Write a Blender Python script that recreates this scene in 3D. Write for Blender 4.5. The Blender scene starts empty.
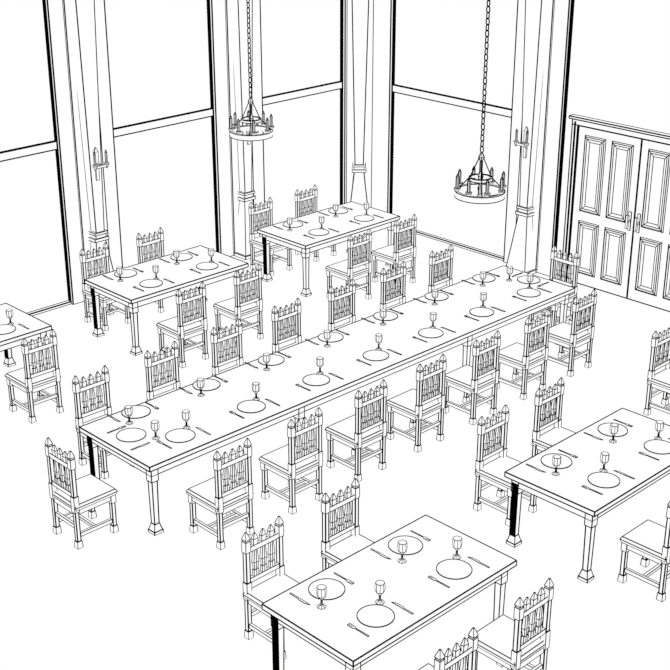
import bpy, math
from mathutils import Vector, Matrix
# ---------------------------------------------------------------- materials
def mat_self_lit_paper():
    m=bpy.data.materials.new('self_lit_paper'); m.use_nodes=True
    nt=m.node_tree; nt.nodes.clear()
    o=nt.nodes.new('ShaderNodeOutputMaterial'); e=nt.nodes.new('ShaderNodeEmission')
    e.inputs[0].default_value=(1,1,1,1); e.inputs[1].default_value=1.0  # every surface emits flat white instead of being lit, so no shading shows
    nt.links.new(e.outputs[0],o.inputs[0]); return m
def mat_ink():
    m=bpy.data.materials.new('black_ink'); m.use_nodes=True
    b=m.node_tree.nodes['Principled BSDF']
    b.inputs['Base Color'].default_value=(0,0,0,1); b.inputs['Roughness'].default_value=1
    b.inputs['Specular IOR Level'].default_value=0
    return m
SELF_LIT_PAPER=mat_self_lit_paper(); INK=mat_ink()

# ---------------------------------------------------------------- mesh kit
class MB:
    def __init__(s): s.v=[];s.f=[];s.m=[];s.e=[]
    def poly(s,vs,fs,ink=False,w=0.005):
        b=len(s.v); s.v+= [Vector(a) for a in vs]
        for f in fs: s.f.append([b+i for i in f]); s.m.append(1 if ink else 0)
        if w>0 and not ink:
            es=set()
            for f in fs:
                for i in range(len(f)):
                    a,c=f[i],f[(i+1)%len(f)]; es.add((min(a,c),max(a,c)))
            for a,c in sorted(es):
                s.e.append((s.v[b+a].copy(),s.v[b+c].copy(),w))
    def frustum(s,c0,s0,c1,s1,w=0.005,ink=False):
        vs=[(c0[0]+i*s0[0],c0[1]+j*s0[1],c0[2]) for i,j in ((-1,-1),(1,-1),(1,1),(-1,1))]
        vs+=[(c1[0]+i*s1[0],c1[1]+j*s1[1],c1[2]) for i,j in ((-1,-1),(1,-1),(1,1),(-1,1))]
        s.poly(vs,[(3,2,1,0),(4,5,6,7),(0,1,5,4),(1,2,6,5),(2,3,7,6),(3,0,4,7)],ink=ink,w=w)
    def box(s,x0,x1,y0,y1,z0,z1,w=0.005,ink=False):
        c=((x0+x1)/2,(y0+y1)/2);h=((x1-x0)/2,(y1-y0)/2)
        s.frustum((c[0],c[1],z0),h,(c[0],c[1],z1),h,w=w,ink=ink)
    def lathe(s,prof,n,c=(0,0,0),w=0.004,rings=None,longs=True,ink=False):
        b=len(s.v)
        for r,z in prof:
            for k in range(n):
                a=2*math.pi*k/n; s.v.append(Vector((c[0]+r*math.cos(a),c[1]+r*math.sin(a),c[2]+z)))
        P=len(prof)
        for i in range(P-1):
            for k in range(n):
                k2=(k+1)%n; s.f.append([b+i*n+k,b+i*n+k2,b+(i+1)*n+k2,b+(i+1)*n+k]); s.m.append(1 if ink else 0)
                if longs and w>0: s.e.append((s.v[b+i*n+k],s.v[b+(i+1)*n+k],w))
        s.f.append([b+k for k in range(n)][::-1]); s.m.append(1 if ink else 0)
        s.f.append([b+(P-1)*n+k for k in range(n)]); s.m.append(1 if ink else 0)
        if w>0:
            for i in (range(P) if rings is None else rings):
                for k in range(n): s.e.append((s.v[b+i*n+k],s.v[b+i*n+(k+1)%n],w))
    def line(s,a,b,w=0.005): s.e.append((Vector(a),Vector(b),w))
    def rod(s,a,b,r,ink=True): s.e.append((Vector(a),Vector(b),r*2))
    def mesh(s,name,k=1.0):
        v=[tuple(a) for a in s.v]; f=list(s.f); m=list(s.m)
        for a,c,w in s.e:
            d=c-a
            if d.length<1e-6: continue
            d.normalize()
            u=d.cross(Vector((0,0,1)))
            if u.length<1e-3: u=d.cross(Vector((1,0,0)))
            u.normalize(); t=d.cross(u); r=w*k*0.5
            b=len(v)
            for p in (a,c):
                for q in ((u+t)*r*.8,(t-u)*r*.8,(-u-t)*r*.8,(u-t)*r*.8): v.append(tuple(p+q))
            for i in range(4):
                j=(i+1)%4; f.append([b+i,b+j,b+4+j,b+4+i]); m.append(1)
            f.append([b+3,b+2,b+1,b]); m.append(1); f.append([b+4,b+5,b+6,b+7]); m.append(1)
        me=bpy.data.meshes.new(name); me.from_pydata(v,[],f)
        me.materials.append(SELF_LIT_PAPER); me.materials.append(INK)
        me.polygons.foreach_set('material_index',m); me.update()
        return me
COL=bpy.context.scene.collection
def add(name,me,loc=(0,0,0),rz=0):
    o=bpy.data.objects.new(name,me); o.location=loc; o.rotation_euler=(0,0,rz); COL.objects.link(o); return o
KS=(1.45,1.65,1.85,2.0)
def variants(mb,name): return [mb.mesh(name+'_mesh',k) for k in KS]
def pick(vs,x,y):
    d=x*.7+y*.715
    return vs[0] if d<9.3 else vs[1] if d<11.5 else vs[2] if d<13.8 else vs[3]

# ---------------------------------------------------------------- chair (faces +Y, back plane y=0)
def build_chair():
    b=MB(); W=.18; p=.021; w=.0072; t=.0045
    for sx in (-1,1):
        x=sx*W
        b.frustum((x,0,0),(.028,.028),(x,0,.07),(.024,.024),w=t)
        b.frustum((x,0,.07),(p*.8,p*.8),(x,0,.38),(p*.8,p*.8),w=w)
        b.frustum((x,0,.38),(.025,.025),(x,0,.54),(.025,.025),w=t)
        b.frustum((x,0,.54),(p*.85,p*.85),(x,0,.83),(p*.85,p*.85),w=w)
        b.frustum((x,0,.83),(.025,.025),(x,0,.93),(.025,.025),w=t)
        b.frustum((x,0,.93),(.015,.015),(x,0,.95),(.026,.026),w=t*.8)
        b.frustum((x,0,.95),(.026,.026),(x,0,1.01),(.005,.005),w=t)
        y=.40
        b.frustum((x,y,0),(.028,.028),(x,y,.07),(.024,.024),w=t)
        b.frustum((x,y,.07),(p*.8,p*.8),(x,y,.32),(p*.8,p*.8),w=w)
        b.frustum((x,y,.32),(.026,.026),(x,y,.40),(.026,.026),w=t)
        b.box(x-.012,x+.012,.025,.375,.11,.145,w=t)
        b.box(x-.014,x+.014,.025,.375,.35,.40,w=t)
    b.box(-W,W,.187,.213,.115,.14,w=t)
    b.box(-W+.025,W-.025,-.012,.012,.20,.235,w=t)
    b.box(-W+.025,W-.025,.388,.412,.35,.40,w=t)
    b.box(-W+.025,W-.025,-.012,.012,.35,.40,w=t)
    b.frustum((0,.212,.40),(.205,.222),(0,.212,.43),(.215,.232),w=t*.9)
    b.frustum((0,.212,.43),(.215,.232),(0,.212,.455),(.200,.217),w=t*1.2)
    b.box(-W+.02,W-.02,-.013,.013,.53,.57,w=t*1.1)
    b.box(-W+.02,W-.02,-.013,.013,.82,.865,w=t*1.1)
    for i in range(3):
        x=(-1+i)*.088
        b.frustum((x,0,.57),(.024,.011),(x,0,.63),(.024,.011),w=t)
        b.frustum((x,0,.63),(.014,.010),(x,0,.70),(.026,.014),w=t)
        b.frustum((x,0,.70),(.026,.014),(x,0,.82),(.014,.010),w=t)
        b.frustum((x,0,.865),(.020,.011),(x,0,.92),(.026,.014),w=t)
        b.frustum((x,0,.92),(.026,.014),(x,0,.97),(.004,.004),w=t)
        b.line((x,-.014,.57),(x,-.016,.82),t*.9); b.line((x,.014,.57),(x,.016,.82),t*.9)
    return b
chair=variants(build_chair(),'dining_chair')
def put_chair(x,y,face):
    rz={'+y':0,'-y':math.pi,'+x':-math.pi/2,'-x':math.pi/2}[face]
    add('dining_chair',pick(chair,x,y),(x,y,0),rz)

# ---------------------------------------------------------------- tables
def build_table(L,Wd,mids=()):
    b=MB(); w=.0075
    b.box(0,L,0,Wd,.715,.76,w=w)
    b.box(.05,L-.05,.05,Wd-.05,.625,.715,w=w*.8)
    xs=[.085]+list(mids)+[L-.085]
    for x in xs:
        for y in (.085,Wd-.085):
            b.frustum((x,y,.56),(.038,.038),(x,y,.715),(.038,.038),w=w*.8)
            b.frustum((x,y,.10),(.025,.025),(x,y,.56),(.030,.030),w=w)
            b.frustum((x,y,.03),(.046,.046),(x,y,.10),(.028,.028),w=w*.8)
            b.frustum((x,y,0),(.05,.05),(x,y,.03),(.05,.05),w=w*.8)
            if y>.5:     # solid black strip on the window-side legs, in place of dense drawn lines
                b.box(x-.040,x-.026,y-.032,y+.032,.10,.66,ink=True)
    return b
LT=(6.09,8.67,6.55,1.13)
m=build_table(LT[2],LT[3],mids=(1.95,4.6)).mesh('banquet_table_mesh',1.7)
add('dining_table',m,(LT[0],LT[1],0))
small=variants(build_table(1.87,.985),'dining_table')
TS=[(5.44,12.18),(8.45,12.19),(11.33,12.17),(5.41,5.35),(8.36,5.35),(11.33,5.35)]
for x,y in TS: add('dining_table',pick(small,x,y),(x,y,0))
for i in range(7):
    x=6.62+.905*i
    put_chair(x,8.11,'+y'); put_chair(x,10.36,'-y')
put_chair(5.50,9.22,'+x'); put_chair(13.17,9.22,'-x')
for tx,ty in TS:
    for dx in ((.43,1.33) if ty>10 else (.50,1.39)):
        if ty>10: put_chair(tx+dx,11.56,'+y'); put_chair(tx+dx,13.57,'-y')
        else: put_chair(tx+dx-.03,4.79,'+y'); put_chair(tx+dx,6.89,'-y')

# ---------------------------------------------------------------- place settings
pb=MB(); pb.lathe([(.085,0),(.14,.014),(.142,.018)],28,w=.006,rings=[2],longs=False)
plate=variants(pb,'dinner_plate')
def flat(pts,w,z=.008):
    b=MB(); n=len(pts)
    b.poly([(x,y,z) for x,y in pts],[tuple(range(n))],w=w); return b
kb=flat([(-.006,-.11),(.006,-.11),(.006,-.01),(.013,.0),(.013,.07),(-.004,.11),(-.006,.0)],.0045)
knife=variants(kb,'table_knife')
fb=flat([(-.006,-.11),(.006,-.11),(.004,.02),(.014,.045),(.013,.10),(-.013,.10),(-.014,.045),(-.004,.02)],.0045)
fb.line((0,.055,.008),(0,.10,.008),.004)
fork=variants(fb,'dinner_fork')
gb=MB(); gb.lathe([(.036,0),(.034,.006),(.008,.016),(.006,.06),(.012,.075),(.034,.10),(.040,.135),(.036,.175)],8,w=.0038,rings=[0,5,7])
goblet=variants(gb,'wine_goblet')
def setting(x,y,rz,g=(.17,.12)):
    z=.7602; M=Matrix.Rotation(rz,3,'Z')
    def pl(nm,vs,dx,dy):
        o=M@Vector((dx,dy,0)); add(nm,pick(vs,x,y),(x+o.x,y+o.y,z+.003),rz)
    pl('dinner_plate',plate,0,0); pl('dinner_fork',fork,-.21,-.02)
    pl('table_knife',knife,.23,-.06); pl('wine_goblet',goblet,*g)
for i in range(7):
    x=6.66+.9*i; setting(x,8.94,0); setting(x,9.65,math.pi)
setting(6.33,9.28,-math.pi/2,(.19,.15)); setting(12.42,9.22,math.pi/2,(.19,.15))
for tx,ty in TS:
    cy=ty+.49
    for dx in (.49,1.39): setting(tx+dx,cy-.24,0); setting(tx+dx-.02,cy+.27,math.pi)

# ---------------------------------------------------------------- room shell
XB=14.424; YA=14.21; ZC=7.2; WT=4.8
def shell(name,parts,k=1.0):
    b=MB()
    for p in parts: b.box(*p[:6],w=p[6] if len(p)>6 else 0)
    return add(name,b.mesh(name+'_mesh',k))
shell('floor',[(-4,XB+.5,-4,YA+.5,-.2,0)])
shell('ceiling',[(-4,XB+.5,-4,YA+.5,ZC,ZC+.2)])
lw=.019
bays=[(-.65,1.09),(1.95,3.69),(4.55,6.29),(7.15,8.90),(9.74,11.51),(12.39,14.10)]
parts=[];prev=-4
for a,c in bays: parts.append((prev,a,YA,YA+.3,0,ZC,lw)); prev=c
parts.append((prev,XB+.3,YA,YA+.3,0,ZC,lw))
b=MB()
for p in parts: b.box(*p[:6],w=lw)
for a,c in bays: b.box(a,c,YA,YA+.3,WT,ZC,w=0); b.line((a,YA,WT),(c,YA,WT),lw)
add('wall_north',b.mesh('wall_north_mesh'))
b=MB()
DY0,DY1=7.82,10.33
for y0,y1 in ((13.56,YA),(DY1,11.18),(4.0,DY0)): b.box(XB,XB+.3,y0,y1,0,ZC,w=lw)
b.box(XB,XB+.3,11.18,13.56,WT,ZC,w=0); b.line((XB,11.18,WT),(XB,13.56,WT),lw)
b.box(XB+.10,XB+.3,DY0,DY1,0,ZC,w=0)
b.line((XB+.10,DY0,0),(XB+.10,DY1,0),lw)
b.box(XB+.03,XB+.10,DY1-.012,DY1,0,ZC,ink=True)
add('wall_east',b.mesh('wall_east_mesh'))
def window(n,axis,a,c):
    b=MB(); D0,D1=.10,.16
    def bx(u0,u1,d0,d1,z0,z1,w=0,ink=False):
        if axis=='A': b.box(u0,u1,YA+d0,YA+d1,z0,z1,w=w,ink=ink)
        else: b.box(XB+d0,XB+d1,u0,u1,z0,z1,w=w,ink=ink)
    bx(a,c,D0,D1,0,WT)
    bx(a,c,.06,D0,2.16,2.265,w=lw)
    bx(a,c,.06,D0,4.6,WT,w=lw)
    bx(a,c,.04,D0,0,.035,w=lw)
    bx(c-.012,c,.035,D0,0,WT,ink=True)
    bx(a,a+.012,.035,D0,0,WT,ink=True)
    add('window_%d'%n,b.mesh('window_mesh'))
for i,(a,c) in enumerate(bays): window(i+1,'A',a,c)
window(len(bays)+1,'B',11.18,13.56)

# pilasters (trim, local: wall at y=0, projecting toward -y)
def build_pilaster():
    b=MB(); w=.0155; T=ZC-.02
    b.box(-.20,.20,-.03,.0,0,T,w=w)
    b.frustum((0,-.14,0),(.20,.14),(0,-.14,.05),(.20,.14),w=w)
    b.frustum((0,-.13,.05),(.17,.12),(0,-.09,.86),(.075,.06),w=w)
    b.frustum((0,-.09,.86),(.11,.09),(0,-.09,.90),(.11,.09),w=w*.8)
    b.frustum((0,-.09,.90),(.08,.07),(0,-.09,.95),(.08,.07),w=w*.8)
    b.frustum((0,-.09,.95),(.10,.085),(0,-.09,.98),(.10,.085),w=w*.8)
    b.frustum((0,-.09,.98),(.065,.06),(0,-.11,4.2),(.14,.09),w=w)
    b.frustum((0,-.11,4.2),(.20,.14),(0,-.11,4.4),(.20,.14),w=w)
    b.frustum((0,-.11,4.4),(.14,.09),(0,-.11,T),(.14,.09),w=w)
    return b
pil=build_pilaster().mesh('pilaster_mesh')
PIL=[((x,YA,0),0) for x in (1.52,4.12,6.72,9.32,11.95)]+[((XB,10.77,0),-math.pi/2),((XB-.14,YA-.14,0),-math.pi/4)]
for i,(l,r) in enumerate(PIL): add('trim_%d'%(i+1),pil,l,r)

# wall sconces
def build_sconce():
    b=MB(); w=.009
    b.frustum((0,-.02,-.22),(.02,.01),(0,-.02,.16),(.03,.01),w=w)
    b.frustum((0,-.02,.16),(.03,.01),(0,-.02,.22),(.004,.004),w=w)
    b.frustum((0,-.06,-.02),(.012,.05),(0,-.06,.01),(.012,.05),w=w)
    b.frustum((0,-.12,-.03),(.10,.012),(0,-.12,0),(.10,.012),w=w)
    for x in (-.09,.09):
        b.lathe([(.01,-.05),(.03,0),(.035,.02)],8,c=(x,-.12,0),w=w*.8,longs=True)
        b.lathe([(.014,.02),(.014,.16),(.003,.19)],6,c=(x,-.12,0),w=w)
    return b
sc=build_sconce().mesh('candle_sconce_mesh')
for x in (6.72,9.32,11.95): add('candle_sconce',sc,(x,YA-.165,1.93))
add('candle_sconce',sc,(XB-.165,10.77,1.93),-math.pi/2)

# ---------------------------------------------------------------- doors
def leaf(n,y0,y1,hx):
    b=MB(); X=XB+.10; w=.0125
    b.box(X-.05,X-.002,y0,y1,.01,2.25,w=.018)
    W=y1-y0; mg=.11; cw=(W-mg*2-.10)/2
    for c in range(2):
        a=y0+mg+c*(cw+.10); e=a+cw
        for z0,z1 in ((.17,.93),(1.07,2.14)):
            def rect(i,x0): return [(x0,a+i,z0+i),(x0,e-i,z0+i),(x0,e-i,z1-i),(x0,a+i,z1-i)]
            for (i0,d0,i1,d1) in ((0,.0,.018,.018),(.018,.018,.045,.018),(.045,.018,.085,.004)):
                A=rect(i0,X-.05-d0);B=rect(i1,X-.05-d1)
                b.poly(A+B,[(0,1,5,4),(1,2,6,5),(2,3,7,6),(3,0,4,7)],w=w)
            b.poly(rect(.085,X-.054),[(0,1,2,3)],w=w)
    b.box(X-.062,X-.05,hx-.02,hx+.02,.98,1.24,w=.009)
    b.box(X-.11,X-.062,hx-.012,hx+.012,1.10,1.13,w=.009)
    b.box(X-.13,X-.10,hx-.015,hx+.015,1.02,1.20,w=.009)
    add('door_%d'%n,b.mesh('door_mesh'))
leaf(1,9.065,10.06,9.13); leaf(2,8.06,9.055,8.99)
b=MB(); X=XB+.10
b.box(X-.07,X,10.07,10.16,0,2.26,w=.018); b.box(X-.07,X,7.96,8.05,0,2.26,w=.018)
b.box(X-.07,X,7.96,10.16,2.26,2.34,w=.018); b.box(X-.10,X,7.92,10.20,2.34,2.37,w=.018)
b.box(X-.075,X,10.105,10.12,0,2.30,w=.014)
add('door_frame',b.mesh('door_frame_mesh'))

# ---------------------------------------------------------------- chandeliers
def build_chandelier(ztop):
    b=MB(); w=.0115
    def ring(r,z,h,th,n=24):
        vo=[]
        for rr,zz in ((r,z),(r,z+h),(r-th,z+h),(r-th,z)):
            vo.append([(rr*math.cos(2*math.pi*k/n),rr*math.sin(2*math.pi*k/n),zz) for k in range(n)])
        vs=[p for l in vo for p in l]; fs=[]
        for i in range(4):
            j=(i+1)%4
            for k in range(n):
                k2=(k+1)%n; fs.append((i*n+k,i*n+k2,j*n+k2,j*n+k))
        b.poly(vs,fs,w=0)
        for l in vo[:3]:
            for k in range(n): b.line(l[k],l[(k+1)%n],w)
    ring(.28,-.05,.065,.03); ring(.13,.14,.03,.02,16)
    for k in range(8):
        a=2*math.pi*k/8+.2; x,y=.265*math.cos(a),.265*math.sin(a)
        b.lathe([(.012,.02),(.034,.045),(.036,.06)],8,c=(x,y,0),w=w*.8,longs=False)
        b.lathe([(.016,.06),(.016,.19),(.003,.22)],6,c=(x,y,0),w=w*.8)
    for k in range(4):
        a=math.pi/4+k*math.pi/2; c,s=math.cos(a),math.sin(a)
        b.rod((.265*c,.265*s,.02),(.12*c,.12*s,.17),.007); b.rod((.12*c,.12*s,.17),(.02*c,.02*s,.40),.007)
        b.rod((.265*c,.265*s,-.02),(0,0,-.07),.006)
    b.lathe([(.01,-.11),(.035,-.07),(.02,-.02),(.014,.12),(.03,.18),(.014,.24),(.014,.36),(.035,.40),(.01,.45)],8,w=w*.8)
    z=.45;i=0
    while z<ztop-.08:
        u=Vector((1,0,0)) if i%2 else Vector((0,1,0)); h=.075; r=.020
        pts=[(0,0),(r,.015),(r,h-.015),(0,h),(-r,h-.015),(-r,.015)]
        q=[Vector((0,0,z))+u*p[0]+Vector((0,0,p[1])) for p in pts]
        for k in range(6): b.line(q[k],q[(k+1)%6],.012)
        z+=h-.012;i+=1
    b.lathe([(.02,z),(.07,ztop-.03),(.07,ztop)],12,w=w)
    return b
ch=build_chandelier(ZC-2.34).mesh('chandelier_mesh')
add('chandelier',ch,(10.89,8.83,2.34)); add('chandelier',ch,(10.84,12.66,2.34))

# ---------------------------------------------------------------- world, camera
w=bpy.data.worlds.new('world'); bpy.context.scene.world=w; w.use_nodes=True
w.node_tree.nodes['Background'].inputs[0].default_value=(1,1,1,1)
w.node_tree.nodes['Background'].inputs[1].default_value=1
try:
    bpy.context.scene.view_settings.view_transform='Standard'
    bpy.context.scene.view_settings.look='None'
except Exception as e: print(e)
cd=bpy.data.cameras.new('camera'); cam=bpy.data.objects.new('camera',cd); COL.objects.link(cam)
f,p,th,H=1295.,.404,.797,6.555
cd.sensor_width=36; cd.lens=f/670*36; cd.clip_end=200
F=Vector((math.cos(th)*math.cos(p),math.sin(th)*math.cos(p),-math.sin(p)))
U=Vector((math.cos(th)*math.sin(p),math.sin(th)*math.sin(p),math.cos(p)))
R=Vector((math.sin(th),-math.cos(th),0))
cam.matrix_world=Matrix((( R.x,U.x,-F.x,0),(R.y,U.y,-F.y,0),(R.z,U.z,-F.z,H),(0,0,0,1)))
bpy.context.scene.camera=cam
